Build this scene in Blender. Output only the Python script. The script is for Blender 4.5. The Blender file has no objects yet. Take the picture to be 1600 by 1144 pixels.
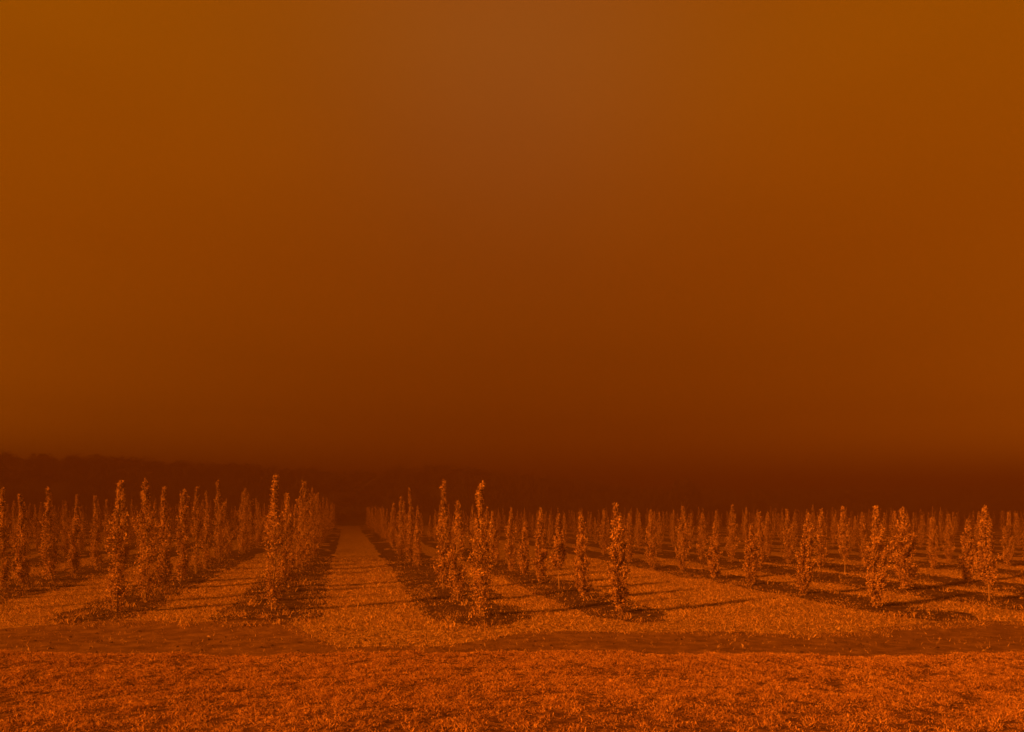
import bpy, math, random
import numpy as np
from mathutils import Vector

# ------------------------------------------------------------------ camera
scn = bpy.context.scene
C = scn.collection
CAM_H = 1.7
F = 1200.0 / 1600.0            # focal length / picture width
YAW = math.atan(259 / 1200)    # the tree rows run along +Y; the camera looks a little to the right of them
SY, CY = math.sin(YAW), math.cos(YAW)
cam_d = bpy.data.cameras.new('camera')
cam = bpy.data.objects.new('camera', cam_d)
C.objects.link(cam)
cam.location = (0, 0, CAM_H)
cam.rotation_euler = (math.radians(90), 0, -YAW)
cam_d.sensor_width = 36
cam_d.lens = 36 * F
cam_d.shift_y = (797 - 572) / 1600
cam_d.clip_end = 2000
scn.camera = cam

# ------------------------------------------------------------------ sky
SUN_EL = math.radians(24)
SH_AZ = YAW + math.atan(1600 / 1200)      # shadows run this way, measured from +Y towards +X
world = bpy.data.worlds.new('World')
scn.world = world
world.use_nodes = True
nt = world.node_tree
nt.nodes.clear()


def N(t, typ, **kw):
    n = t.nodes.new(typ)
    for k, v in kw.items():
        setattr(n, k, v)
    return n


def mth(t, op, a, b=None, c=None):
    n = t.nodes.new('ShaderNodeMath')
    n.operation = op
    for i, v in enumerate((a, b, c)):
        if v is None:
            continue
        if isinstance(v, (int, float)):
            n.inputs[i].default_value = v
        else:
            t.links.new(v, n.inputs[i])
    return n.outputs[0]


def ramp(t, fac, stops, interp='LINEAR'):
    n = t.nodes.new('ShaderNodeValToRGB')
    n.color_ramp.interpolation = interp
    e = n.color_ramp.elements
    while len(e) < len(stops):
        e.new(0.5)
    for el, (p, c) in zip(e, stops):
        el.position = p
        el.color = (c[0], c[1], c[2], 1)
    t.links.new(fac, n.inputs[0])
    return n.outputs[0]


SKY_STOPS = [
    (0.00, (0.220, 0.0450, 0.0001)),
    (0.07, (0.150, 0.0300, 0.0001)),
    (0.12, (0.099, 0.0198, 0.0001)),
    (0.20, (0.0840, 0.0166, 0.0001)),
    (0.31, (0.0860, 0.0166, 0.0001)),
    (0.41, (0.0930, 0.0190, 0.0001)),
    (0.52, (0.0985, 0.0222, 0.0001)),
    (1.00, (0.1020, 0.0238, 0.0002)),
]
SKY_STRENGTH = 1.0
tc = N(nt, 'ShaderNodeTexCoord')
sep = N(nt, 'ShaderNodeSeparateXYZ')
nt.links.new(tc.outputs['Generated'], sep.inputs[0])
dx, dy, dz = sep.outputs
# thick smoke: darkest over the wood straight ahead, lighter higher up and to both sides
az = mth(nt, 'SUBTRACT', mth(nt, 'ARCTAN2', dx, dy), YAW + 0.02)
el = mth(nt, 'MAXIMUM', dz, 0.0)
a2 = mth(nt, 'MINIMUM', mth(nt, 'MULTIPLY', az, az), 0.9)
sn = N(nt, 'ShaderNodeTexNoise')
sn.inputs['Scale'].default_value = 1.6
sn.inputs['Detail'].default_value = 3
mp = N(nt, 'ShaderNodeMapping')
mp.inputs['Scale'].default_value = (1, 1, 2.2)
nt.links.new(tc.outputs['Generated'], mp.inputs[0])
nt.links.new(mp.outputs[0], sn.inputs['Vector'])
tt = mth(nt, 'ADD', el, mth(nt, 'MULTIPLY', mth(nt, 'SUBTRACT', sn.outputs['Fac'], 0.5), 0.10))
sky_ramp = ramp(nt, tt, SKY_STOPS)
side = mth(nt, 'MULTIPLY', a2, mth(nt, 'MULTIPLY', mth(nt, 'EXPONENT', mth(nt, 'MULTIPLY', el, -6.0)), 5.2))
sk = N(nt, 'ShaderNodeVectorMath', operation='SCALE')
nt.links.new(sky_ramp, sk.inputs[0])
nt.links.new(mth(nt, 'ADD', mth(nt, 'ADD', side, 1.0), mth(nt, 'MULTIPLY', mth(nt, 'SUBTRACT', sn.outputs['Fac'], 0.5), 0.25)), sk.inputs['Scale'])
azr = mth(nt, 'MAXIMUM', az, 0.0)
low = mth(nt, 'MULTIPLY', mth(nt, 'MULTIPLY', azr, azr), mth(nt, 'MULTIPLY', mth(nt, 'EXPONENT', mth(nt, 'MULTIPLY', el, -30.0)), 9.0))
cmb = N(nt, 'ShaderNodeCombineXYZ')
warm = mth(nt, 'ADD', low, 1.0)
nt.links.new(warm, cmb.inputs[0])
nt.links.new(mth(nt, 'MULTIPLY', warm, mth(nt, 'ADD', mth(nt, 'MULTIPLY', a2, 0.26), 1.02)), cmb.inputs[1])
nt.links.new(warm, cmb.inputs[2])
sk2 = N(nt, 'ShaderNodeVectorMath', operation='MULTIPLY')
nt.links.new(sk.outputs[0], sk2.inputs[0])
nt.links.new(cmb.outputs[0], sk2.inputs[1])
sky_col = sk2.outputs[0]
# faint paler patch high in the smoke
pd = Vector((SY, CY, 0.60)).normalized()
vm = N(nt, 'ShaderNodeVectorMath', operation='DOT_PRODUCT')
nt.links.new(tc.outputs['Generated'], vm.inputs[0])
vm.inputs[1].default_value = pd
glow = mth(nt, 'POWER', mth(nt, 'MAXIMUM', vm.outputs['Value'], 0.0), 42.0)
mx = N(nt, 'ShaderNodeMixRGB', blend_type='ADD')
nt.links.new(glow, mx.inputs[0])
nt.links.new(sky_col, mx.inputs[1])
mx.inputs[2].default_value = (0.0006, 0.0032, 0.0023, 1)
bg = N(nt, 'ShaderNodeBackground')
bg.inputs['Strength'].default_value = SKY_STRENGTH
nt.links.new(mx.outputs[0], bg.inputs['Color'])
wo = N(nt, 'ShaderNodeOutputWorld')
nt.links.new(bg.outputs[0], wo.inputs['Surface'])

# ------------------------------------------------------------------ sun
sd = bpy.data.lights.new('sun', 'SUN')
sd.energy = 5.0
sd.color = (1.0, 0.22, 0.010)
sd.angle = math.radians(3.2)
sun = bpy.data.objects.new('sun', sd)
C.objects.link(sun)
sdir = Vector((math.sin(SH_AZ) * math.cos(SUN_EL), math.cos(SH_AZ) * math.cos(SUN_EL), -math.sin(SUN_EL)))
sun.rotation_euler = sdir.to_track_quat('-Z', 'Y').to_euler()
sun.location = (-20, -10, 30)

vs = scn.view_settings
vs.view_transform = 'Standard'
vs.look = 'None'
vs.gamma = 1
vs.use_curve_mapping = False
vs.exposure = 1.9
scn.render.engine = 'CYCLES'
scn.cycles.use_denoising = True
scn.cycles.max_bounces = 5
scn.cycles.diffuse_bounces = 2
scn.cycles.transmission_bounces = 2
scn.cycles.volume_bounces = 1

# ------------------------------------------------------------------ helpers
rng = np.random.default_rng(7)


def c2w(s, d):
    """lateral metres right of the camera axis, metres ahead -> world x, y"""
    return s * CY + d * SY, -s * SY + d * CY


def px2w(px, py):
    d = 1200 * CAM_H / (py - 797.0)
    return c2w((px - 800) / 1200 * d, d)


def w2c(x, y):
    return x * CY - y * SY, x * SY + y * CY


def new_mesh(name, V, Fc, mat, smooth=False):
    """V (n,3); Fc list of (m,k) int arrays, each with its own k"""
    me = bpy.data.meshes.new(name)
    V = np.ascontiguousarray(V, dtype=np.float32)
    if not isinstance(Fc, list):
        Fc = [Fc]
    me.vertices.add(len(V))
    me.vertices.foreach_set('co', V.ravel())
    tot = np.concatenate([np.full(len(f), f.shape[1], dtype=np.int32) for f in Fc])
    loops = np.concatenate([f.ravel() for f in Fc]).astype(np.int32)
    start = np.concatenate([[0], np.cumsum(tot)[:-1]]).astype(np.int32)
    me.loops.add(len(loops))
    me.loops.foreach_set('vertex_index', loops)
    me.polygons.add(len(tot))
    me.polygons.foreach_set('loop_start', start)
    me.polygons.foreach_set('loop_total', tot)
    me.polygons.foreach_set('use_smooth', np.full(len(tot), smooth))
    me.update(calc_edges=True)
    me.materials.append(mat)
    return me


def put(name, me, parent=None, loc=(0, 0, 0), **props):
    o = bpy.data.objects.new(name, me)
    C.objects.link(o)
    o.location = loc
    if parent:
        o.parent = parent
    for k, v in props.items():
        o[k] = v
    return o


def lattice_noise(x, y, scale, seed):
    r = np.random.default_rng(seed)
    tab = r.random((256, 256))
    u, v = x / scale + 1000.3, y / scale + 1000.7
    i, j = np.floor(u).astype(int), np.floor(v).astype(int)
    fu, fv = u - i, v - j
    fu, fv = fu * fu * (3 - 2 * fu), fv * fv * (3 - 2 * fv)
    a = tab[i % 256, j % 256]
    b = tab[(i + 1) % 256, j % 256]
    c = tab[i % 256, (j + 1) % 256]
    d = tab[(i + 1) % 256, (j + 1) % 256]
    return (a * (1 - fu) + b * fu) * (1 - fv) + (c * (1 - fu) + d * fu) * fv


def fbm(x, y, scale, seed):
    return (lattice_noise(x, y, scale, seed) * .5 + lattice_noise(x, y, scale * .47, seed + 1) * .3 +
            lattice_noise(x, y, scale * .21, seed + 2) * .2)


def sstep(a, b, x):
    t = np.clip((x - a) / (b - a), 0, 1)
    return t * t * (3 - 2 * t)


# ------------------------------------------------------------------ materials
def surf_mat(name, stops, scale=3.0, rough=0.9, bump=0.0, bump_scale=20, island=False, detail=6,
             translucent=0.0, stretch=None, spec=0.15):
    m = bpy.data.materials.new(name)
    m.use_nodes = True
    t = m.node_tree
    t.nodes.clear()
    out = N(t, 'ShaderNodeOutputMaterial')
    p = N(t, 'ShaderNodeBsdfPrincipled')
    p.inputs['Roughness'].default_value = rough
    p.inputs['Specular IOR Level'].default_value = spec
    geo = N(t, 'ShaderNodeNewGeometry')
    vec = geo.outputs['Position']
    if stretch:
        mpn = N(t, 'ShaderNodeMapping')
        mpn.inputs['Scale'].default_value = stretch
        t.links.new(vec, mpn.inputs[0])
        vec = mpn.outputs[0]
    nz = N(t, 'ShaderNodeTexNoise')
    nz.inputs['Scale'].default_value = scale
    nz.inputs['Detail'].default_value = detail
    nz.inputs['Roughness'].default_value = 0.65
    t.links.new(vec, nz.inputs['Vector'])
    fac = nz.outputs['Fac']
    if island:
        r = geo.outputs['Random Per Island']
        fac = mth(t, 'ADD', mth(t, 'MULTIPLY', r, 0.62), mth(t, 'MULTIPLY', fac, 0.38))
    col = ramp(t, fac, stops)
    t.links.new(col, p.inputs['Base Color'])
    if bump:
        n2 = N(t, 'ShaderNodeTexNoise')
        n2.inputs['Scale'].default_value = bump_scale
        n2.inputs['Detail'].default_value = 8
        n2.inputs['Roughness'].default_value = 0.7
        t.links.new(vec, n2.inputs['Vector'])
        b = N(t, 'ShaderNodeBump')
        b.inputs['Strength'].default_value = 1.0
        b.inputs['Distance'].default_value = bump
        t.links.new(n2.outputs['Fac'], b.inputs['Height'])
        t.links.new(b.outputs[0], p.inputs['Normal'])
    sh = p.outputs[0]
    if translucent:
        tr = N(t, 'ShaderNodeBsdfTranslucent')
        t.links.new(col, tr.inputs['Color'])
        ms = N(t, 'ShaderNodeMixShader')
        ms.inputs[0].default_value = translucent
        t.links.new(sh, ms.inputs[1])
        t.links.new(tr.outputs[0], ms.inputs[2])
        sh = ms.outputs[0]
    t.links.new(sh, out.inputs['Surface'])
    return m


M_turf = surf_mat('turf', [(0.34, (.08, .043, .016)), (0.5, (.29, .185, .068)), (0.66, (.54, .37, .14))], scale=14,
                  bump=0.05, bump_scale=22)
M_soil = surf_mat('bare_soil', [(0.30, (.030, .018, .011)), (0.52, (.075, .044, .025)), (0.74, (.20, .13, .07))], scale=5,
                  bump=0.04, bump_scale=14)
M_track = surf_mat('packed_dirt', [(0.30, (.09, .05, .025)), (0.52, (.165, .095, .045)), (0.75, (.28, .17, .08))], scale=4,
                   bump=0.018, bump_scale=30)
M_blade = surf_mat('grass_blade', [(0.24, (.06, .030, .012)), (0.40, (.40, .235, .088)), (0.62, (.74, .48, .19)), (0.85, (.92, .67, .36))],
                   scale=1.6, island=True, translucent=0.30)
M_verge = surf_mat('verge_blade', [(0.26, (.05, .022, .009)), (0.42, (.36, .19, .068)), (0.64, (.74, .43, .16)), (0.85, (.92, .62, .32))],
                   scale=1.6, island=True, translucent=0.30)
M_leaf = surf_mat('withered_leaf', [(0.26, (.06, .032, .014)), (0.48, (.37, .225, .09)), (0.78, (.84, .56, .28))],
                  scale=3, island=True, translucent=0.30, rough=0.6, spec=0.3)
M_bark = surf_mat('bark', [(0.3, (.16, .105, .06)), (0.7, (.46, .33, .20))], scale=18, bump=0.004, bump_scale=60,
                  stretch=(1, 1, .25))
M_litter = surf_mat('leaf_litter', [(0.15, (.08, .05, .03)), (0.6, (.26, .17, .09)), (0.9, (.55, .40, .22))],
                    scale=3, island=True)
M_wood = surf_mat('far_foliage', [(0.3, (.045, .038, .016)), (0.7, (.075, .062, .027))], scale=.3)
M_hill = surf_mat('hill_ground', [(0.3, (.04, .034, .015)), (0.7, (.065, .055, .024))], scale=.1)

# ------------------------------------------------------------------ ground
LEFT_ROWS = [-1.23 - 0.0, -3.9, -7.0] + [-7.0 - 2.9 * k for k in range(1, 11)]
RIGHT_ROWS = [2.08, 4.5, 9.2, 11.95, 14.3] + [14.3 + 3.4 * k for k in range(1, 17)]
ROWS = LEFT_ROWS + RIGHT_ROWS
ROW_END = 80.0
STRIP_W = {-1.23: 0.80, 2.08: 0.85}


def strip_half(X):
    return STRIP_W.get(X, 0.90 if X < -6 else 0.66 if X < 0 else 0.72 if X < 11 else 0.95)


def row_front(X):
    # the rows begin behind the headland track
    d0 = 12.0 if X < 3 else 12.3
    # solve depth d(X, Y) = d0
    return (d0 - X * SY) / CY if X > -6 else (d0 + 6 * SY) / CY


def verge_edge(s):
    return 8.92 + 0.10 * np.sin(s * 0.9 + 1) + 0.06 * np.sin(s * 2.7)


def ground_z(x, y):
    s, d = w2c(x, y)
    z = 0.10 * (fbm(x, y, 9.0, 11) - .5) * sstep(10, 25, d) * 1.2
    z = z + 0.05 * (fbm(x, y, 1.4, 21) - .5)
    e = verge_edge(s)
    ver = 1 - sstep(e - .35, e + .02, d)
    z = z + 0.075 * ver + ver * 0.05 * (fbm(x, y, .8, 31) - .5)
    trk = sstep(e - .02, e + .15, d) * (1 - sstep(e + 1.7, e + 2.6, d))
    z = z - 0.045 * trk
    # the strips under the trees are a shallow ridge of loose soil
    q = 0
    for X in ROWS:
        w = strip_half(X)
        m = np.abs(x - X)
        q = q + np.where(m < w * 1.8, 1 - sstep(0, w * 1.3, m), 0) * sstep(row_front(X) - 1, row_front(X) + .3, y)
    z = z + 0.03 * q + 0.035 * q * (fbm(x, y, .35, 41) - .5)
    return z


def graded(a, b, step, lo, hi, g=1.12):
    """coordinates with even steps from a to b, growing outward to lo and hi"""
    mid = list(np.arange(a, b, step))
    up, st, v = [], step, b
    while v < hi:
        up.append(v)
        st *= g
        v += st
    up.append(hi)
    dn, st, v = [], step, a - step
    while v > lo:
        dn.append(v)
        st *= g
        v -= st
    dn.append(lo)
    return np.array(dn[::-1] + mid + up)


def grid_faces(nu, nv):
    i = np.arange(nu - 1)[:, None] * nv + np.arange(nv - 1)[None, :]
    i = i.ravel()
    return np.stack([i, i + nv, i + nv + 1, i + 1], 1)


ss = graded(-14, 14, .12, -240, 240)
ds = graded(4, 22, .10, -60, 300, 1.06)
S, D = np.meshgrid(ss, ds, indexing='ij')
gx, gy = c2w(S, D)
gz = ground_z(gx, gy)
V = np.stack([gx.ravel(), gy.ravel(), gz.ravel()], 1)
Fg = grid_faces(len(ss), len(ds))[:, ::-1]
put('ground', new_mesh('ground', V, Fg, M_turf, True), kind='structure')


def draped_strip(name, us, vs_, pos, lift, mat):
    """a ragged sheet lying on the ground; pos(u, v) -> x, y arrays"""
    U, W = np.meshgrid(us, vs_, indexing='ij')
    x, y = pos(U, W)
    z = ground_z(x, y) + lift
    Vv = np.stack([x.ravel(), y.ravel(), z.ravel()], 1)
    f = grid_faces(len(us), len(vs_))
    a, b, c_ = Vv[f[0, 0]], Vv[f[0, 1]], Vv[f[0, 2]]
    if np.cross(b - a, c_ - a)[2] < 0:
        f = f[:, ::-1]
    return put(name, new_mesh(name, Vv, f, mat, True), kind='structure')


# packed dirt track along the front of the field, with a grassy middle stretch where it is narrower
def track_pos(u, v):
    e = verge_edge(u)
    far = 1.95 + .35 * (fbm(u, u * 0, 1.7, 51) - .4) + .18 * (fbm(u, v * 3, .5, 55) - .5)
    wide = np.interp(u, [-9, -6, -3.4, -2.2, -1.0, .2, 5, 6.5], [.9, 1.4, 1.4, .45, .45, 1.0, 1.0, 1.35])
    return c2w(u, e - .05 + v * far * wide)


draped_strip('dirt_track', np.arange(-24, 26, .1), np.linspace(0, 1, 24), track_pos, .006, M_track)

M_verge_shade = surf_mat('verge_shade', [(0.34, (.04, .019, .008)), (0.52, (.13, .066, .027)), (0.68, (.28, .16, .062))], scale=11, bump=0.04, bump_scale=25)  # dark verge floor: vignette and shade between blades put into its colour
draped_strip('verge', np.arange(-22, 22, .2), np.linspace(0, 1, 50),
             lambda u, v: c2w(u, 3.0 + v * (verge_edge(u) - 3.02)), .005, M_verge_shade)

for X in ROWS:
    y0 = row_front(X) - .7
    ys = graded(y0, 22, .10, y0, ROW_END + .5, 1.07) if y0 < 22 else graded(y0, y0 + 1, .3, y0, ROW_END + .5, 1.07)
    ys = np.unique(np.round(ys, 4))

    def spos(u, v, X=X, y0=y0):
        w = strip_half(X)
        w = w * (1 + .45 * (fbm(u * 0 + np.sign(v) * 9 + X * 7, u, .9, 61) - .5) + .3 * (fbm(u * 0 + np.sign(v) * 5 + X, u, .25, 67) - .5))
        w = w * (.35 + .65 * sstep(y0 - .1, y0 + .9, u))
        return X + v * w, u
    draped_strip('soil_strip', ys, np.linspace(-1, 1, 13), spos, .005, M_soil)


def soil_thin(x, y):
    """1 in the grass lanes, falling to a sparse scatter of weeds towards the middle of a soil strip"""
    m = np.ones(x.shape)
    nz = fbm(x, y, .5, 59)
    for X in ROWS:
        q = np.abs(x - X) / strip_half(X) + (nz - .40) * 2.0 + 2.0 * (1 - sstep(-1.1, -.1, y - row_front(X)))
        m = np.minimum(m, .05 + .95 * sstep(.55, 1.1, q))
    return m


# ------------------------------------------------------------------ grass blades (nobody could count them)
def blades(x, y, h, wid, lean, r, segs=2):
    n = len(x)
    z = ground_z(x, y) - .004
    a = r.random(n) * 2 * np.pi
    la = r.random(n) * 2 * np.pi
    px_, py_ = np.cos(a) * wid / 2, np.sin(a) * wid / 2
    lx, ly = np.cos(la) * lean * h, np.sin(la) * lean * h
    B = np.stack([x, y, z], 1)
    P = np.stack([px_, py_, np.zeros(n)], 1)
    if segs == 2:
        mid = B + np.stack([lx * .35, ly * .35, h * .62], 1)
        tip = B + np.stack([lx, ly, h * (1 - .45 * np.minimum(lean, 1.3))], 1)
        Vv = np.stack([B - P, B + P, mid + P * .8, mid - P * .8, tip], 1).reshape(-1, 3)
        o = np.arange(n)[:, None] * 5
        return Vv, [o + np.array([[0, 1, 2, 3]]), o + np.array([[3, 2, 4]])]
    tip = B + np.stack([lx, ly, h * .85], 1)
    Vv = np.stack([B - P, B + P, tip], 1).reshape(-1, 3)
    o = np.arange(n)[:, None] * 3
    return Vv, [o + np.array([[0, 1, 2]])]


def scatter(n, s0, s1, d0, d1, r):
    # even in ground area over a trapezium that widens with distance
    s = r.random(n * 2) * (s1 - s0) + s0
    d = r.random(n * 2) * (d1 - d0) + d0
    k = np.abs(s) < d * .78 + 1.2
    s, d = s[k], d[k]
    x, y = c2w(s, d)
    return s, d, x, y


r1 = np.random.default_rng(101)
s, d, x, y = scatter(600000, -9, 9, 4.6, 9.1, r1)
tuft = fbm(x, y, .13, 71)
patch = fbm(x, y, .9, 73)
keep = (r1.random(len(x)) < np.clip(.34 + 2.2 * (tuft - .34) + .45 * (patch - .42), .05, 1) * np.interp(d, [5.6, 6.9], [.35, 1])) & (d < verge_edge(s) - .03 + .05 * r1.random(len(x)))  # grass thinned nearest the camera, imitating vignette darkening at the frame bottom
s, d, x, y, tuft = s[keep], d[keep], x[keep], y[keep], tuft[keep]
h = (.010 + .100 * np.clip(tuft - .2, 0, 1) ** 1.2) * (.6 + .7 * r1.random(len(x)))
h *= np.where(d > verge_edge(s) - .35, 1.15, 1)
Vb, Fb = blades(x, y, h, .0046 * (.6 + .7 * r1.random(len(x))), .6 + 2.0 * r1.random(len(x)), r1)
put('verge_grass', new_mesh('verge_grass', Vb, Fb, M_verge), label='thick tufted grass on the verge along the near edge of the track',
    category='grass', kind='stuff')

Vs, Fs, off = [], [[], []], 0
s, d, x, y = scatter(340000, -20, 21, 8.95, 27, r1)
soil = soil_thin(x, y)
trk = (d > verge_edge(s)) & (d < verge_edge(s) + np.interp(s, [-9, -6, -3.4, -2.2, -1.0, .2, 5, 6.5], [1.7, 2.4, 2.4, .7, .7, 1.7, 1.7, 2.3]) * (.8 + .4 * fbm(x, y, .5, 57)))
dens = np.clip(1.5 * (fbm(x, y, .45, 81) + .05), .2, 1) * soil * np.where(trk, .09, 1)
dens = dens * np.clip((30 - d) / 14, .15, 1)
keep = r1.random(len(x)) < dens
x, y, d = x[keep], y[keep], d[keep]
Vb, Fb = blades(x, y, (.02 + .045 * fbm(x, y, .3, 83)) * (.6 + .8 * r1.random(len(x))), .0085 * (.6 + .8 * r1.random(len(x))) * (1 + (d - 10) * .04),
                .3 + 1.2 * r1.random(len(x)), r1, 1)
put('lane_grass', new_mesh('lane_grass', Vb, Fb, M_blade), label='short mown grass in the lanes between the soil strips',
    category='grass', kind='stuff')


# ------------------------------------------------------------------ leaves
def leaves(P, length, width, r, up=0.3):
    """folded, slightly curled leaves; P (n,3) attachment points"""
    n = len(P)
    a = r.random(n) * 2 * np.pi
    el_ = (r.random(n) - .5) * 2.4 + up
    dirv = np.stack([np.cos(a) * np.cos(el_), np.sin(a) * np.cos(el_), np.sin(el_)], 1)
    rnd = r.normal(size=(n, 3))
    side = np.cross(dirv, rnd)
    side /= np.linalg.norm(side, axis=1)[:, None] + 1e-9
    nor = np.cross(side, dirv)
    L = (length * (.6 + .8 * r.random(n)))[:, None]
    W = (width * (.6 + .8 * r.random(n)))[:, None]
    curl = (.15 + .35 * r.random(n))[:, None]
    base = P
    mid = P + dirv * L * .5 + nor * L * curl * .4
    tip = P + dirv * L - nor * L * curl * .3
    lft = P + dirv * L * .45 - side * W + nor * L * (curl * .4 + .12)
    rgt = P + dirv * L * .45 + side * W + nor * L * (curl * .4 + .12)
    Vv = np.stack([base, rgt, tip, lft, mid], 1).reshape(-1, 3)
    o = np.arange(n)[:, None] * 5
    f = np.concatenate([o + np.array([[0, 1, 4]]), o + np.array([[1, 2, 4]]), o + np.array([[4, 2, 3]]), o + np.array([[0, 4, 3]])])
    return Vv, f


def tubes(paths, sides=5):
    """paths: list of (points (k,3), radii (k,)) -> one mesh's vertices and quads"""
    Vv, Ff, o = [], [], 0
    ang = np.arange(sides) * 2 * np.pi / sides
    for pts, rad in paths:
        k = len(pts)
        ring = np.stack([np.cos(ang), np.sin(ang), np.zeros(sides)], 1)
        vv = pts[:, None, :] + ring[None] * rad[:, None, None]
        Vv.append(vv.reshape(-1, 3))
        i = np.arange(k - 1)[:, None] * sides + np.arange(sides)[None]
        j = np.arange(k - 1)[:, None] * sides + (np.arange(sides)[None] + 1) % sides
        Ff.append(np.stack([i, j, j + sides, i + sides], 2).reshape(-1, 4) + o)
        o += k * sides
    return np.concatenate(Vv), np.concatenate(Ff)


PROF_C = ([0, .06, .14, .28, .45, .62, .78, .90, 1.0], [.55, .72, .86, .98, 1.0, .84, .54, .27, .03])
PROF_T = ([0, .06, .16, .32, .50, .66, .80, .90, 1.0], [.75, .95, .92, .82, .84, .60, .34, .18, .06])


def tree_points(kind, H, R, nl, seed, prof=None, gap=None, clear=None):
    """crown leaf points, trunk and limb paths of one young tree, base at the origin"""
    r = np.random.default_rng(seed)
    xs, ys_ = prof or (PROF_C if kind == 'C' else PROF_T)
    z0 = (clear if clear is not None else (.02 if kind == 'C' else .03)) * H
    leanx, leany = r.normal() * .012 * H, r.normal() * .012 * H
    ph = r.random(2) * 6.28
    wob = .012 if kind == 'C' else .022

    def axis(z):
        t = z / H
        return np.stack([leanx * t * 2 + wob * np.sin(t * 9 + ph[0]), leany * t * 2 + wob * np.sin(t * 7 + ph[1])], -1)
    zt = np.linspace(-.03, H * .985, 14)
    rt = np.interp(zt / H, [0, .1, .6, 1], [.019, .014, .008, .0025]) * (H / 1.8)
    trunk = np.concatenate([axis(zt), zt[:, None]], 1)
    paths = [(trunk, rt)]
    ntw = int(44 + 22 * (nl > 1700)) if kind == 'C' else int(38 + 18 * (nl > 1700))
    lf, per = [], max(3, nl // ntw)
    for k in range(ntw):
        t0 = (k + r.random()) / ntw
        zs = z0 + (H - z0) * t0 ** (1.05) * (.84 if kind == 'C' else .88)
        a = k * 2.4 + r.normal() * .5
        tl = min(zs + (.20 + .22 * r.random()) * (1 if kind == 'C' else .8) * H / 1.8, H * (1.0 if kind == 'T' else .99))
        tn = tl / H
        u = (tn * H - z0) / (H - z0)
        lump = 1 + (.34 if kind == 'C' else .60) * math.sin(a * 2 + seed) * math.sin(tn * 17 + seed * 1.7)
        rr = R * np.interp(u, xs, ys_) * lump * (.55 + .55 * r.random() ** .6)
        if gap and gap[0] < tn < gap[1]:
            rr *= .25
        base = np.append(axis(np.array(zs)), zs)
        tipc = np.append(axis(np.array(tl)), tl)
        tip = tipc + np.array([math.cos(a) * rr, math.sin(a) * rr, 0])
        midp = base * .5 + tip * .5 + np.array([math.cos(a), math.sin(a), -.35]) * rr * .28
        q = np.linspace(0, 1, 5)[:, None]
        pts = (1 - q) ** 2 * base + 2 * q * (1 - q) * midp + q * q * tip
        paths.append((pts, np.linspace(.006, .0018, 5) * (H / 1.8)))
        m = per if not (gap and gap[0] < tn < gap[1]) else max(1, per // 6)
        if kind == 'T' and r.random() < .22:
            m = max(2, m // 3)
        qq = ((.02 if kind == 'C' else .12) + (1.0 if kind == 'C' else .93) * r.random(m) ** .75)[:, None]
        lp = (1 - qq) ** 2 * base + 2 * qq * (1 - qq) * midp + qq * qq * tip
        lp = lp + r.normal(size=(m, 3)) * np.array([.016, .016, .026]) * (H / 1.8) * (1 if kind == 'C' else 1.15) * max(.4, float(np.interp(u, xs, ys_)))
        lf.append(lp)
    if kind == 'T':
        # suckers and low twigs round the foot, and a leafy tip
        for k in range(7):
            a = r.random() * 6.28
            q = np.linspace(0, 1, 5)[:, None]
            hh = H * (.16 + .22 * r.random())
            bs = np.array([math.cos(a) * .03, math.sin(a) * .03, -.02])
            tp = np.array([math.cos(a) * R * (.4 + .7 * r.random()), math.sin(a) * R * (.4 + .7 * r.random()), hh])
            pts = bs * (1 - q) + tp * q
            pts[:, 2] = bs[2] + (tp[2] - bs[2]) * q[:, 0] ** .75
            paths.append((pts, np.linspace(.005, .0018, 5)))
            m = max(2, per // 2)
            lf.append(pts[r.integers(2, 5, m)] + r.normal(size=(m, 3)) * .03)
        m = max(6, nl // 26)
        tz = H * (.88 + .12 * r.random(m))
        lf.append(np.concatenate([axis(tz) + r.normal(size=(m, 2)) * .013, tz[:, None]], 1))
    else:
        m = max(6, nl // 30)
        tz = H * (.90 + .10 * r.random(m))
        lf.append(np.concatenate([axis(tz) + r.normal(size=(m, 2)) * .010, tz[:, None]], 1))
        if z0 < .08 * H:
            # leafy shoots low on the stem, nearly down to the ground
            m = nl // 11
            k0 = r.integers(0, 9, m)
            tz = .03 + .26 * H * r.random(m)
            aa = k0 * .7 + r.normal(size=m) * .12
            rr = R * (.15 + .65 * r.random(m) ** .7) * (.55 + .45 * tz / (.3 * H))
            lf.append(np.stack([np.cos(aa) * rr, np.sin(aa) * rr, tz], 1))
    if kind == 'T' and not (gap and gap[0] < .3):
        m = nl // 13
        tz = .02 + .20 * H * r.random(m)
        aa = r.integers(0, 8, m) * .8 + r.normal(size=m) * .14
        rr = R * (.15 + .85 * r.random(m) ** .8)
        lf.append(np.stack([np.cos(aa) * rr, np.sin(aa) * rr, tz], 1))
    P = np.concatenate(lf)
    P[:, 2] = np.maximum(P[:, 2], .02)
    return P, paths, r


def tree_meshes(kind, H, R, nl, seed, leaf=1.0, **kw):
    P, paths, r = tree_points(kind, H, R, nl, seed, **kw)
    Vv, f = leaves(P, .040 * leaf, .0090 * leaf, r, .5 if kind == 'C' else .2)
    cm = new_mesh('crown', Vv, f, M_leaf)
    Vt, ft = tubes(paths)
    return new_mesh('trunk', Vt, ft, M_bark, True), cm


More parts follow.
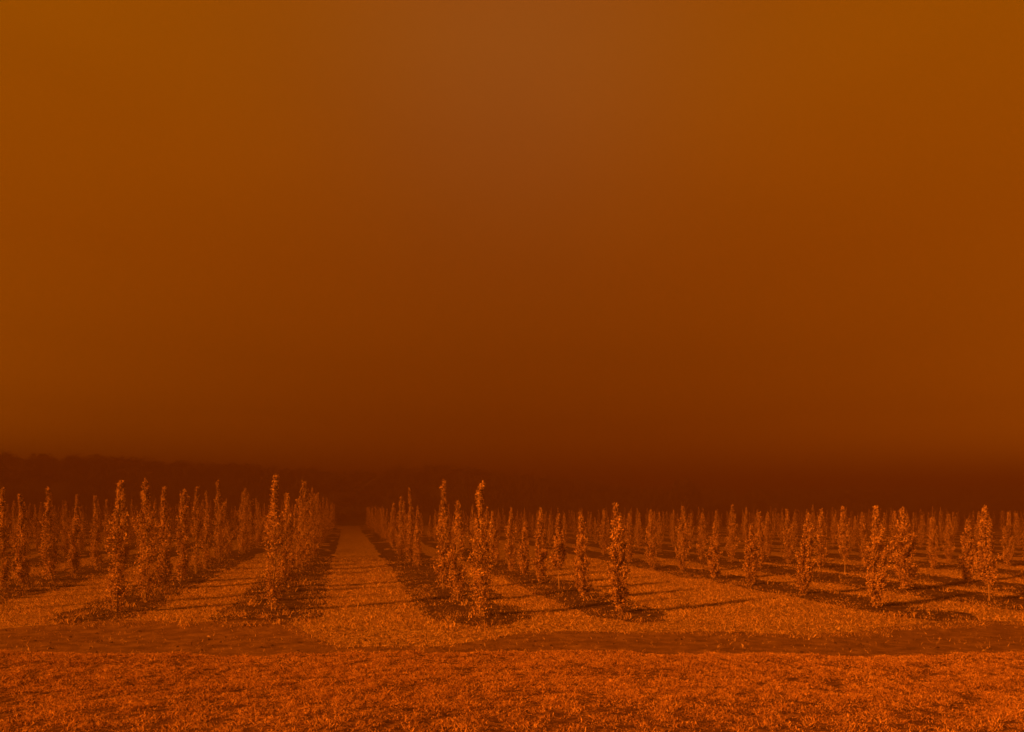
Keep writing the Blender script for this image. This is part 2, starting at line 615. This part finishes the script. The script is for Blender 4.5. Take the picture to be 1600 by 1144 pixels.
# Trees seen one by one from the front of the field: (foot px, foot py, top py, half width px, kind, look, extras)
K = {}
HERO = [
    # row beside the lane, left
    (427, 957, 747, 17, 'T', 'tall feathery sapling with pale stem and wispy tip', dict(prof=([0, .1, .22, .4, .55, .68, .76, .84, 1], [.45, .55, .85, 1.0, 1.15, .95, .42, .40, .12]))),
    (453, 921, 775, 13, 'T', 'slim sapling with a ragged pointed top', K),
    (474, 893, 757, 17, 'T', 'bushy broad sapling with a high pointed crown', dict(prof=([0, .2, .5, .8, .92, 1], [.9, 1, 1, .85, .5, .1]))),
    (487, 873, 766, 12, 'T', 'upright leafy sapling', K), (497, 860, 772, 10, 'T', 'upright leafy sapling', K),
    # second row left
    (181, 958, 757, 19, 'T', 'tall knobbly sapling with bushy foot and narrow top', dict(prof=([0, .1, .3, .5, .66, .74, .8, .9, 1], [1.0, .9, .95, .8, .85, 1.0, .45, .35, .3]))),
    (228, 942, 754, 18, 'T', 'tall dense sapling with dark bushy lower half', dict(prof=([0, .15, .4, .7, .85, .93, 1], [1, 1, .9, .95, .6, .3, .15]))),
    (257, 922, 765, 14, 'T', 'narrow feathery sapling with a small tuft on top', K),
    (283, 911, 768, 12, 'T', 'round topped slender sapling', dict(prof=([0, .4, .55, .7, .85, .95, 1], [.9, .8, .9, .6, .5, .6, .3]))),
    (307, 900, 767, 11, 'T', 'sapling with long bare pale trunk below its crown', dict(gap=(.12, .50))),
    (322, 892, 772, 8, 'T', 'thin spiky sapling', K),
    (343, 884, 756, 13, 'T', 'tall feathery sapling with a thin high tip', K),
    (382, 867, 766, 14, 'T', 'broad leafy sapling with a pointed top', dict(prof=([0, .2, .5, .8, .92, 1], [.8, .9, 1, .9, .5, .1]))),
    # third row left
    (4, 928, 768, 15, 'T', 'dark leafy sapling', K),
    (35, 920, 777, 14, 'T', 'leafy sapling with a narrow top', K),
    (78, 909, 766, 14, 'T', 'slender sapling with straight trunk and rounded tip', K),
    (115, 900, 778, 10, 'T', 'thin pointed sapling', K),
    (150, 892, 779, 11, 'T', 'sparse sapling with a thin spike on top', K),
    (195, 881, 782, 8, 'T', 'narrow sparse sapling', K),
    # first row right of the lane
    (751, 966, 759, 21, 'T', 'tall multi stemmed sapling with leafy knob on top', dict(prof=([0, .1, .3, .5, .66, .72, .76, .84, .92, 1], [.7, .75, .85, .95, 1.0, .6, .12, .10, .34, .22]), gap=(.72, .80))),
    (714, 941, 786, 16, 'T', 'broad shaggy sapling with a small tuft on top', dict(prof=([0, .3, .6, .72, .78, .88, 1], [.8, .9, 1, .8, .25, .4, .3]))),
    (693, 922, 755, 14, 'T', 'shaggy sapling with a long thin leafy spire', dict(prof=([0, .3, .55, .66, .72, .85, 1], [1, 1, 1, .5, .35, .25, .12]))),
    (652, 888, 803, 9, 'T', 'short straight topped sapling', K),
    (640, 880, 766, 9, 'T', 'sapling with a single long thin tip', K),
    (627, 874, 778, 11, 'T', 'leafy upright sapling', K),
    # second row right
    (968, 962, 790, 15.5, 'C', 'dense columnar tree with dark gaps and pointed top', K),
    (911, 937, 802, 12.5, 'C', 'dense slightly ragged columnar tree', K),
    (873, 923, 808, 10, 'C', 'small oval tree on a thin bare trunk', dict(clear=.24)),
    (845, 913, 797, 10, 'C', 'dark narrow columnar tree', K),
    (818, 901, 817, 10, 'C', 'short crooked columnar tree', K),
    (798, 893, 795, 9.5, 'C', 'pointed columnar tree', K),
    (774, 885, 802, 8.5, 'C', 'small columnar tree', K),
    (760, 879, 794, 8, 'C', 'slender columnar tree', K),
    # third row right
    (1370, 951, 792, 18, 'C', 'large broad columnar tree with leafy foot, pointed top', dict(clear=.05)),
    (1255, 931, 806, 14.5, 'C', 'stout columnar tree with a dark hollow', K),
    (1175, 916, 822, 11.5, 'C', 'short stocky columnar tree', K),
    (1115, 906, 817, 11, 'C', 'short oval columnar tree', K),
    (1065, 894, 793, 11.5, 'C', 'tall dense columnar tree', K),
    (1018, 889, 797, 10, 'C', 'neat spindle shaped columnar tree', K),
    (983, 880, 800, 9, 'C', 'slim columnar tree', K), (943, 869, 797, 7.5, 'C', 'slim columnar tree', K),
    # fourth row right
    (1545, 941, 794, 16.5, 'C', 'large dense columnar tree on short bare trunk', dict(clear=.13)),
    (1415, 923, 795, 17, 'C', 'wide full crowned columnar tree', dict(prof=([0, .1, .3, .5, .7, .85, 1], [.4, .7, 1, 1.05, .95, .6, .1]))),
    (1188, 890, 802, 9.5, 'C', 'narrow columnar tree', K), (1143, 881, 790, 10.5, 'C', 'tall slim columnar tree', K),
    (1095, 877, 803, 8, 'C', 'slim columnar tree', K),
    # fifth row right
    (1513, 911, 814, 11.5, 'C', 'short rounded columnar tree', K),
    (1320, 898, 792, 10, 'C', 'tall narrow columnar tree on short bare trunk', dict(clear=.17)),
    (1282, 888, 796, 11, 'C', 'leafy columnar tree with a narrow top', K),
    (1232, 881, 796, 9, 'C', 'slim columnar tree', K), (1200, 873, 802, 7, 'C', 'slim columnar tree', K),
    # further right
    (1458, 888, 809, 8, 'C', 'small slim columnar tree', K), (1395, 879, 800, 9, 'C', 'columnar tree', K),
    (1350, 884, 801, 8, 'C', 'columnar tree', K),
    (1483, 878, 803, 8, 'C', 'thin columnar tree', K), (1573, 885, 800, 9, 'C', 'columnar tree', K),
]

trees = []      # dict(row, x, y, H, R, kind, look, kw, hero)
for i, (px, py, ty, hw, kind, look, kw) in enumerate(HERO):
    x, y = px2w(px, py)
    s, d = w2c(x, y)
    H = CAM_H + (797 - ty) / 1200 * d
    R = hw / 1200 * d * (.80 if kind == 'T' else .92)
    row = min(ROWS, key=lambda X: abs(X - x))
    trees.append(dict(row=row, x=x, y=y, H=H, R=R, kind=kind, look=look, kw=kw, hero=True, d=d, seed=500 + i))

ra = random.Random(5)
for X in ROWS:
    left = X < 3
    ylo = row_front(X)
    y = ylo + ra.random() * .6
    mine = [t for t in trees if t['row'] == X]
    while y < ROW_END:
        xx = X + ra.gauss(0, .07)
        s, d = w2c(xx, y)
        lim = 23.5 if X > 3 else (21.5 if X < -5 else 24.5)
        inframe = abs(s / d) < .70
        if X == -1.23 or X == 2.08:
            lim = 15.2 if X < 0 else 21.5
        ok = (d > lim) or (not inframe and abs(s / d) < 1.25 and d > 6)
        if d < lim and abs(s / d) > .665 and abs(s / d) < .70:
            ok = False
        if ok and abs(s) < d * .78 + 2.5:
            if min([math.hypot(t['x'] - xx, t['y'] - y) for t in trees if t['hero']]) > (.8 if X in (-1.23, 2.08) else 1.0) and ra.random() > (.03 if X == -1.23 else .05 if d < 26 else .12 if left else .22):
                if left:
                    H = ra.uniform(1.85, 2.35) if ra.random() < .8 else ra.uniform(1.6, 1.9)
                    if X == 2.08 or (X == -1.23 and d < 22):
                        H = ra.uniform(1.70, 2.0)
                    R = ra.uniform(.15, .22) if d > 22 else ra.uniform(.12, .16)
                else:
                    H = ra.uniform(1.28, 1.68) if ra.random() < .85 else ra.uniform(1.66, 1.95)
                    R = ra.uniform(.12, .185)
                trees.append(dict(row=X, x=xx, y=y, H=H, R=R, kind='T' if left else 'C', look=None, kw={}, hero=False, d=d, seed=0))
        y += ra.uniform(1.4, 1.7) if X == -1.23 else ra.uniform(1.6, 2.1) if left else ra.uniform(1.65, 2.4)

# ordinals along each row, counted from the near end
ORD = ['nearest', 'second', 'third', 'fourth', 'fifth', 'sixth', 'seventh', 'eighth', 'ninth', 'tenth', 'eleventh', 'twelfth', 'thirteenth',
       'fourteenth', 'fifteenth', 'sixteenth', 'seventeenth', 'eighteenth', 'nineteenth', 'twentieth', 'twenty-first', 'twenty-second',
       'twenty-third', 'twenty-fourth', 'twenty-fifth', 'twenty-sixth', 'twenty-seventh', 'twenty-eighth', 'twenty-ninth', 'thirtieth',
       'thirty-first', 'thirty-second', 'thirty-third', 'thirty-fourth', 'thirty-fifth', 'thirty-sixth', 'thirty-seventh', 'thirty-eighth']
for lst, side in ((LEFT_ROWS, 'left'), (RIGHT_ROWS, 'right')):
    for ri, X in enumerate(lst):
        row = sorted([t for t in trees if t['row'] == X], key=lambda t: t['y'])
        vis = [t for t in row if abs(w2c(t['x'], t['y'])[0] / t['d']) < .675]
        for t in row:
            t['vis'] = t in vis
        for k, t in enumerate(vis):
            t['ord'] = ORD[min(k, len(ORD) - 1)]
            t['rowname'] = ('first' if ri == 0 else ORD[ri]) + ' row ' + side + ' of lane'

vis = sorted([t for t in trees if t['vis']], key=lambda t: (not t['hero'], t['d']))
single = vis[:290]
sid = set(id(t) for t in single)
cut = max(t['d'] for t in single)
rest = [t for t in trees if id(t) not in sid]

VAR = {}
for kind in 'CT':
    near = [tree_meshes(kind, 1.8, .20, 1650, 40 + k, 1.2) for k in range(9)]
    VAR[kind] = near


def add_tree(t, k):
    name = 'columnar_tree' if t['kind'] == 'C' else 'sapling_tree'
    if t['hero']:
        tm, cm = tree_meshes(t['kind'], t['H'], t['R'], (5900 if t['kind'] == 'C' else 3900) if t['d'] < 20 else 2700, t['seed'], 1.0 if t['d'] < 16 else 1.15, **t['kw'])
        sc = (1, 1, 1)
    else:
        tm, cm = VAR[t['kind']][k % len(VAR[t['kind']])]
        sc = (t['R'] / .20, t['R'] / .20, t['H'] / 1.8)
    root = bpy.data.objects.new(name, None)
    C.objects.link(root)
    root.location = (t['x'], t['y'], float(ground_z(np.array([t['x']]), np.array([t['y']]))[0]))
    root.scale = sc
    tilt = random.Random(k)
    if not t['hero']:
        root.rotation_euler = (tilt.gauss(0, .022), tilt.gauss(0, .022), (k * 2.399) % 6.283)
    look = t['look']
    if look is None:
        size = ('tall' if t['H'] > 2.1 else 'shortish' if t['H'] < 1.85 else 'mid-height') if t['kind'] == 'T' else \
               ('tall' if t['H'] > 1.63 else 'low' if t['H'] < 1.5 else 'mid-height')
        form = 'slim' if t['R'] < .185 else 'broad' if t['R'] > .22 else 'leafy'
        look = size + ' ' + form + (' hazy feathery sapling' if t['kind'] == 'T' else ' hazy columnar tree')
    o_ = t['ord'] + ' in ' + t['rowname']
    lab = look + ', ' + o_
    assert len(lab.split()) <= 16, lab
    root['label'] = lab
    root['category'] = 'young tree'
    root['group'] = 'feathery saplings in the rows beside and left of the lane' if t['kind'] == 'T' else 'columnar young trees in the rows right of the lane'
    put('trunk', tm, root)
    put('crown', cm, root)


for k, t in enumerate(single):
    add_tree(t, k)

# every tree farther back, fading into the smoke, and those beyond the edges of the view: one mass
LV, LF, TV, TF, lo, to = [], [], [], [], 0, 0
FARP = {kind: [tree_points(kind, 1.8, .20, 300, 90 + k) for k in range(6)] for kind in 'CT'}
for k, t in enumerate(rest):
    P, paths, r = FARP[t['kind']][k % 6]
    a = k * 2.399
    rot = np.array([[math.cos(a), -math.sin(a), 0], [math.sin(a), math.cos(a), 0], [0, 0, 1]])
    sc = np.array([t['R'] / .2, t['R'] / .2, t['H'] / 1.8])
    o3 = np.array([t['x'], t['y'], float(ground_z(np.array([t['x']]), np.array([t['y']]))[0])])
    Vv, f = leaves((P * sc) @ rot.T + o3, .085, .022, r, .4)
    LV.append(Vv)
    LF.append(f + lo)
    lo += len(Vv)
    Vt, ft = tubes(paths[:1], 3)
    TV.append((Vt * sc) @ rot.T + o3)
    TF.append(ft + to)
    to += len(Vt)
far = put('far_tree_rows', new_mesh('far_tree_rows', np.concatenate(LV), np.concatenate(LF), M_leaf),
          label='mass of far young trees fading into the smoke at the back of the field', category='tree rows', kind='stuff')
tr_ = put('trunks', new_mesh('trunks', np.concatenate(TV), np.concatenate(TF), M_bark), far)
tr_['kind'] = 'stuff'

# ------------------------------------------------------------------ litter, weeds and clods on the soil strips
r3 = np.random.default_rng(303)
px_, py_ = [], []
for X in ROWS:
    if X < -14 or X > 20:
        continue
    n = 620 if X in (-1.23, 2.08, -3.9) else 420
    yy = row_front(X) - .9 + 14 * r3.random(n) ** 1.4
    xx = X + r3.normal(size=n) * strip_half(X) * .55
    px_.append(xx)
    py_.append(yy)
ns = 300
s = r3.random(ns) * 24 - 10
d = verge_edge(s) + .15 + 2.2 * r3.random(ns)
xx, yy = c2w(s, d)
px_.append(xx)
py_.append(yy)
x, y = np.concatenate(px_), np.concatenate(py_)
P = np.stack([x, y, ground_z(x, y) + .012], 1)
Vv, f = leaves(P, .055, .012, r3, .1)
put('fallen_leaves', new_mesh('fallen_leaves', Vv, f, M_litter), label='withered leaves and twigs strewn over the soil strips under the trees',
    category='leaf litter', kind='stuff')

# straggly weeds along the strips
tv, tf, o5 = [], [[], []], 0
wx, wy = [], []
for X in ROWS:
    if X < -10 or X > 16:
        continue
    for _ in range(26 if X < 3 else 9):
        cx = X + r3.normal() * strip_half(X) * .7
        cy_ = row_front(X) - .8 + 11 * r3.random() ** 1.6
        m = r3.integers(10, 34)
        wx.append(cx + r3.normal(size=m) * .07)
        wy.append(cy_ + r3.normal(size=m) * .07)
wx, wy = np.concatenate(wx), np.concatenate(wy)
Vb, Fb = blades(wx, wy, .05 + .10 * r3.random(len(wx)), .009 + 0 * wx, .5 + 1.1 * r3.random(len(wx)), r3)
put('weeds', new_mesh('weeds', Vb, Fb, M_blade), label='straggly weeds growing along the soil strips under the trees', category='weeds', kind='stuff')

# soil clods
x = np.concatenate([X + r3.normal(size=150) * strip_half(X) * .5 for X in ROWS if -12 < X < 17])
y = np.concatenate([row_front(X) - .5 + 11 * r3.random(150) ** 1.3 for X in ROWS if -12 < X < 17])
s = r3.random(350) * 24 - 10
xx, yy = c2w(s, verge_edge(s) + .1 + 1.4 * r3.random(350))
x, y = np.append(x, xx), np.append(y, yy)
cube = np.array([[-1, -1, -1], [1, -1, -1], [1, 1, -1], [-1, 1, -1], [-1, -1, 1], [1, -1, 1], [1, 1, 1], [-1, 1, 1]]) * .5
cf = np.array([[0, 3, 2, 1], [4, 5, 6, 7], [0, 1, 5, 4], [1, 2, 6, 5], [2, 3, 7, 6], [3, 0, 4, 7]])
n = len(x)
sz = .012 + .035 * r3.random(n) ** 2.5
Vc = cube[None] * sz[:, None, None] * (1 + .7 * (r3.random((n, 8, 3)) - .5)) * np.array([1, 1, .7])
Vc[:, 4:, :2] *= .6
Vc += np.stack([x, y, ground_z(x, y) + sz * .2], 1)[:, None]
put('soil_clods', new_mesh('soil_clods', Vc.reshape(-1, 3), (cf[None] + np.arange(n)[:, None, None] * 8).reshape(-1, 4), M_soil),
    label='small clods of earth on the bare soil strips and dirt track', category='clods', kind='stuff')

# ------------------------------------------------------------------ the hill and its wood behind the field
SIL = ([-500, 0, 200, 330, 480, 540, 600, 640, 680, 720, 800, 880, 940, 1000, 1200, 1400, 1600, 2100],
       [694, 703, 708, 716, 727, 730, 729, 722, 720, 724, 734, 739, 749, 756, 758, 757, 755, 752])
HD = 92.0
pxs = np.linspace(-500, 2100, 130)
crest = CAM_H + (797 - np.interp(pxs, *SIL)) / 1200 * HD - 2.2
prof = [(82, 0.0), (84, .12), (86, .42), (89, .80), (HD, 1.0), (110, .98), (140, .80)]
rows_ = [[[*c2w((p - 800) / 1200 * dd, dd), c * q - (.3 if q == 0 else 0)] for p, c in zip(pxs, crest)] for dd, q in prof]
Vh = np.array(rows_).reshape(-1, 3)
fh = grid_faces(len(prof), len(pxs))
a, b, c_ = Vh[fh[0, 0]], Vh[fh[0, 1]], Vh[fh[0, 2]]
if np.cross(b - a, c_ - a)[2] < 0:
    fh = fh[:, ::-1]
put('hill', new_mesh('hill', Vh, fh, M_hill, True), kind='structure')

r4 = np.random.default_rng(404)
VV, FF, o = [], [], 0
for k in range(1500):
    p = r4.uniform(-480, 2080)
    dd = r4.uniform(83.5, 96)
    base = float(np.interp(p, pxs, crest)) * float(np.interp(dd, [q[0] for q in prof], [q[1] for q in prof]))
    x, y = c2w((p - 800) / 1200 * dd, dd)
    hh = r4.uniform(1.4, 2.1)
    m = 110
    th, ph_ = r4.random(m) * 6.28, np.arccos(r4.random(m) * 1.6 - .6)
    rad = (.55 + .5 * r4.random(m)) * hh * .55
    Pp = np.stack([x + np.cos(th) * np.sin(ph_) * rad, y + np.sin(th) * np.sin(ph_) * rad, base + hh * .45 + np.cos(ph_) * rad], 1)
    Vv, f = leaves(Pp, .26, .13, r4, .1)
    VV.append(Vv)
    FF.append(f + o)
    o += len(Vv)
put('far_wood', new_mesh('far_wood', np.concatenate(VV), np.concatenate(FF), M_wood),
    label='dark wood on the low hill behind the field, dim in smoke', category='wood', kind='stuff')

# one round crowned tree standing clear of the wood on the right
x, y = c2w((1070 - 800) / 1200 * 81.5, 81.5)
root = put('round_tree', None, None, (x, y, 0), label='large round crowned tree standing dim in the smoke beyond the far rows', category='tree')
m = 900
th, ph_ = r4.random(m) * 6.28, np.arccos(r4.random(m) * 1.7 - .7)
rad = (.5 + .5 * r4.random(m) ** .4) * 1.6 * (1 + .2 * np.sin(th * 3) * np.sin(ph_ * 4))
Vv, f = leaves(np.stack([np.cos(th) * np.sin(ph_) * rad, np.sin(th) * np.sin(ph_) * rad, 3.3 + np.cos(ph_) * rad * 1.05], 1), .34, .12, r4, .1)
put('crown', new_mesh('crown', Vv, f, M_wood), root)
pts = [(np.array([[0, 0, -.1], [.03, 0, 1.0], [0, .04, 2.2], [.05, 0, 3.6]]), np.array([.20, .15, .12, .05]))]
for k in range(6):
    a = k * 1.05
    pts.append((np.array([[0, 0, 1.5 + k * .15], [math.cos(a) * .5, math.sin(a) * .5, 2.3 + k * .15], [math.cos(a) * 1.1, math.sin(a) * 1.1, 3.2 + k * .15]]), np.array([.08, .05, .02])))
Vt, ft = tubes(pts, 7)
put('trunk', new_mesh('trunk', Vt, ft, M_bark, True), root)

# ------------------------------------------------------------------ smoke haze over the whole field
HZ = .026
mh = bpy.data.materials.new('haze')
mh.use_nodes = True
t = mh.node_tree
t.nodes.clear()
ho = N(t, 'ShaderNodeOutputMaterial')
pv = N(t, 'ShaderNodeVolumePrincipled')
pv.inputs['Color'].default_value = (.079, .043, .016, 1)
pv.inputs['Absorption Color'].default_value = (0, 0, 0, 1)
pv.inputs['Density'].default_value = HZ
pv.inputs['Anisotropy'].default_value = -0.13
t.links.new(pv.outputs[0], ho.inputs['Volume'])
cs = [c2w(a, b) for a, b in ((-250, -70), (250, -70), (250, 310), (-250, 310))]
Vz = np.array([[*p, -1.5] for p in cs] + [[*p, 10.1] for p in cs])
put('haze', new_mesh('haze', Vz, cf, mh), kind='stuff', label='brown smoke haze hanging over the whole field', category='haze')
print('trees', len(trees), 'single', len(single), 'cut', cut, 'rest', len(rest))
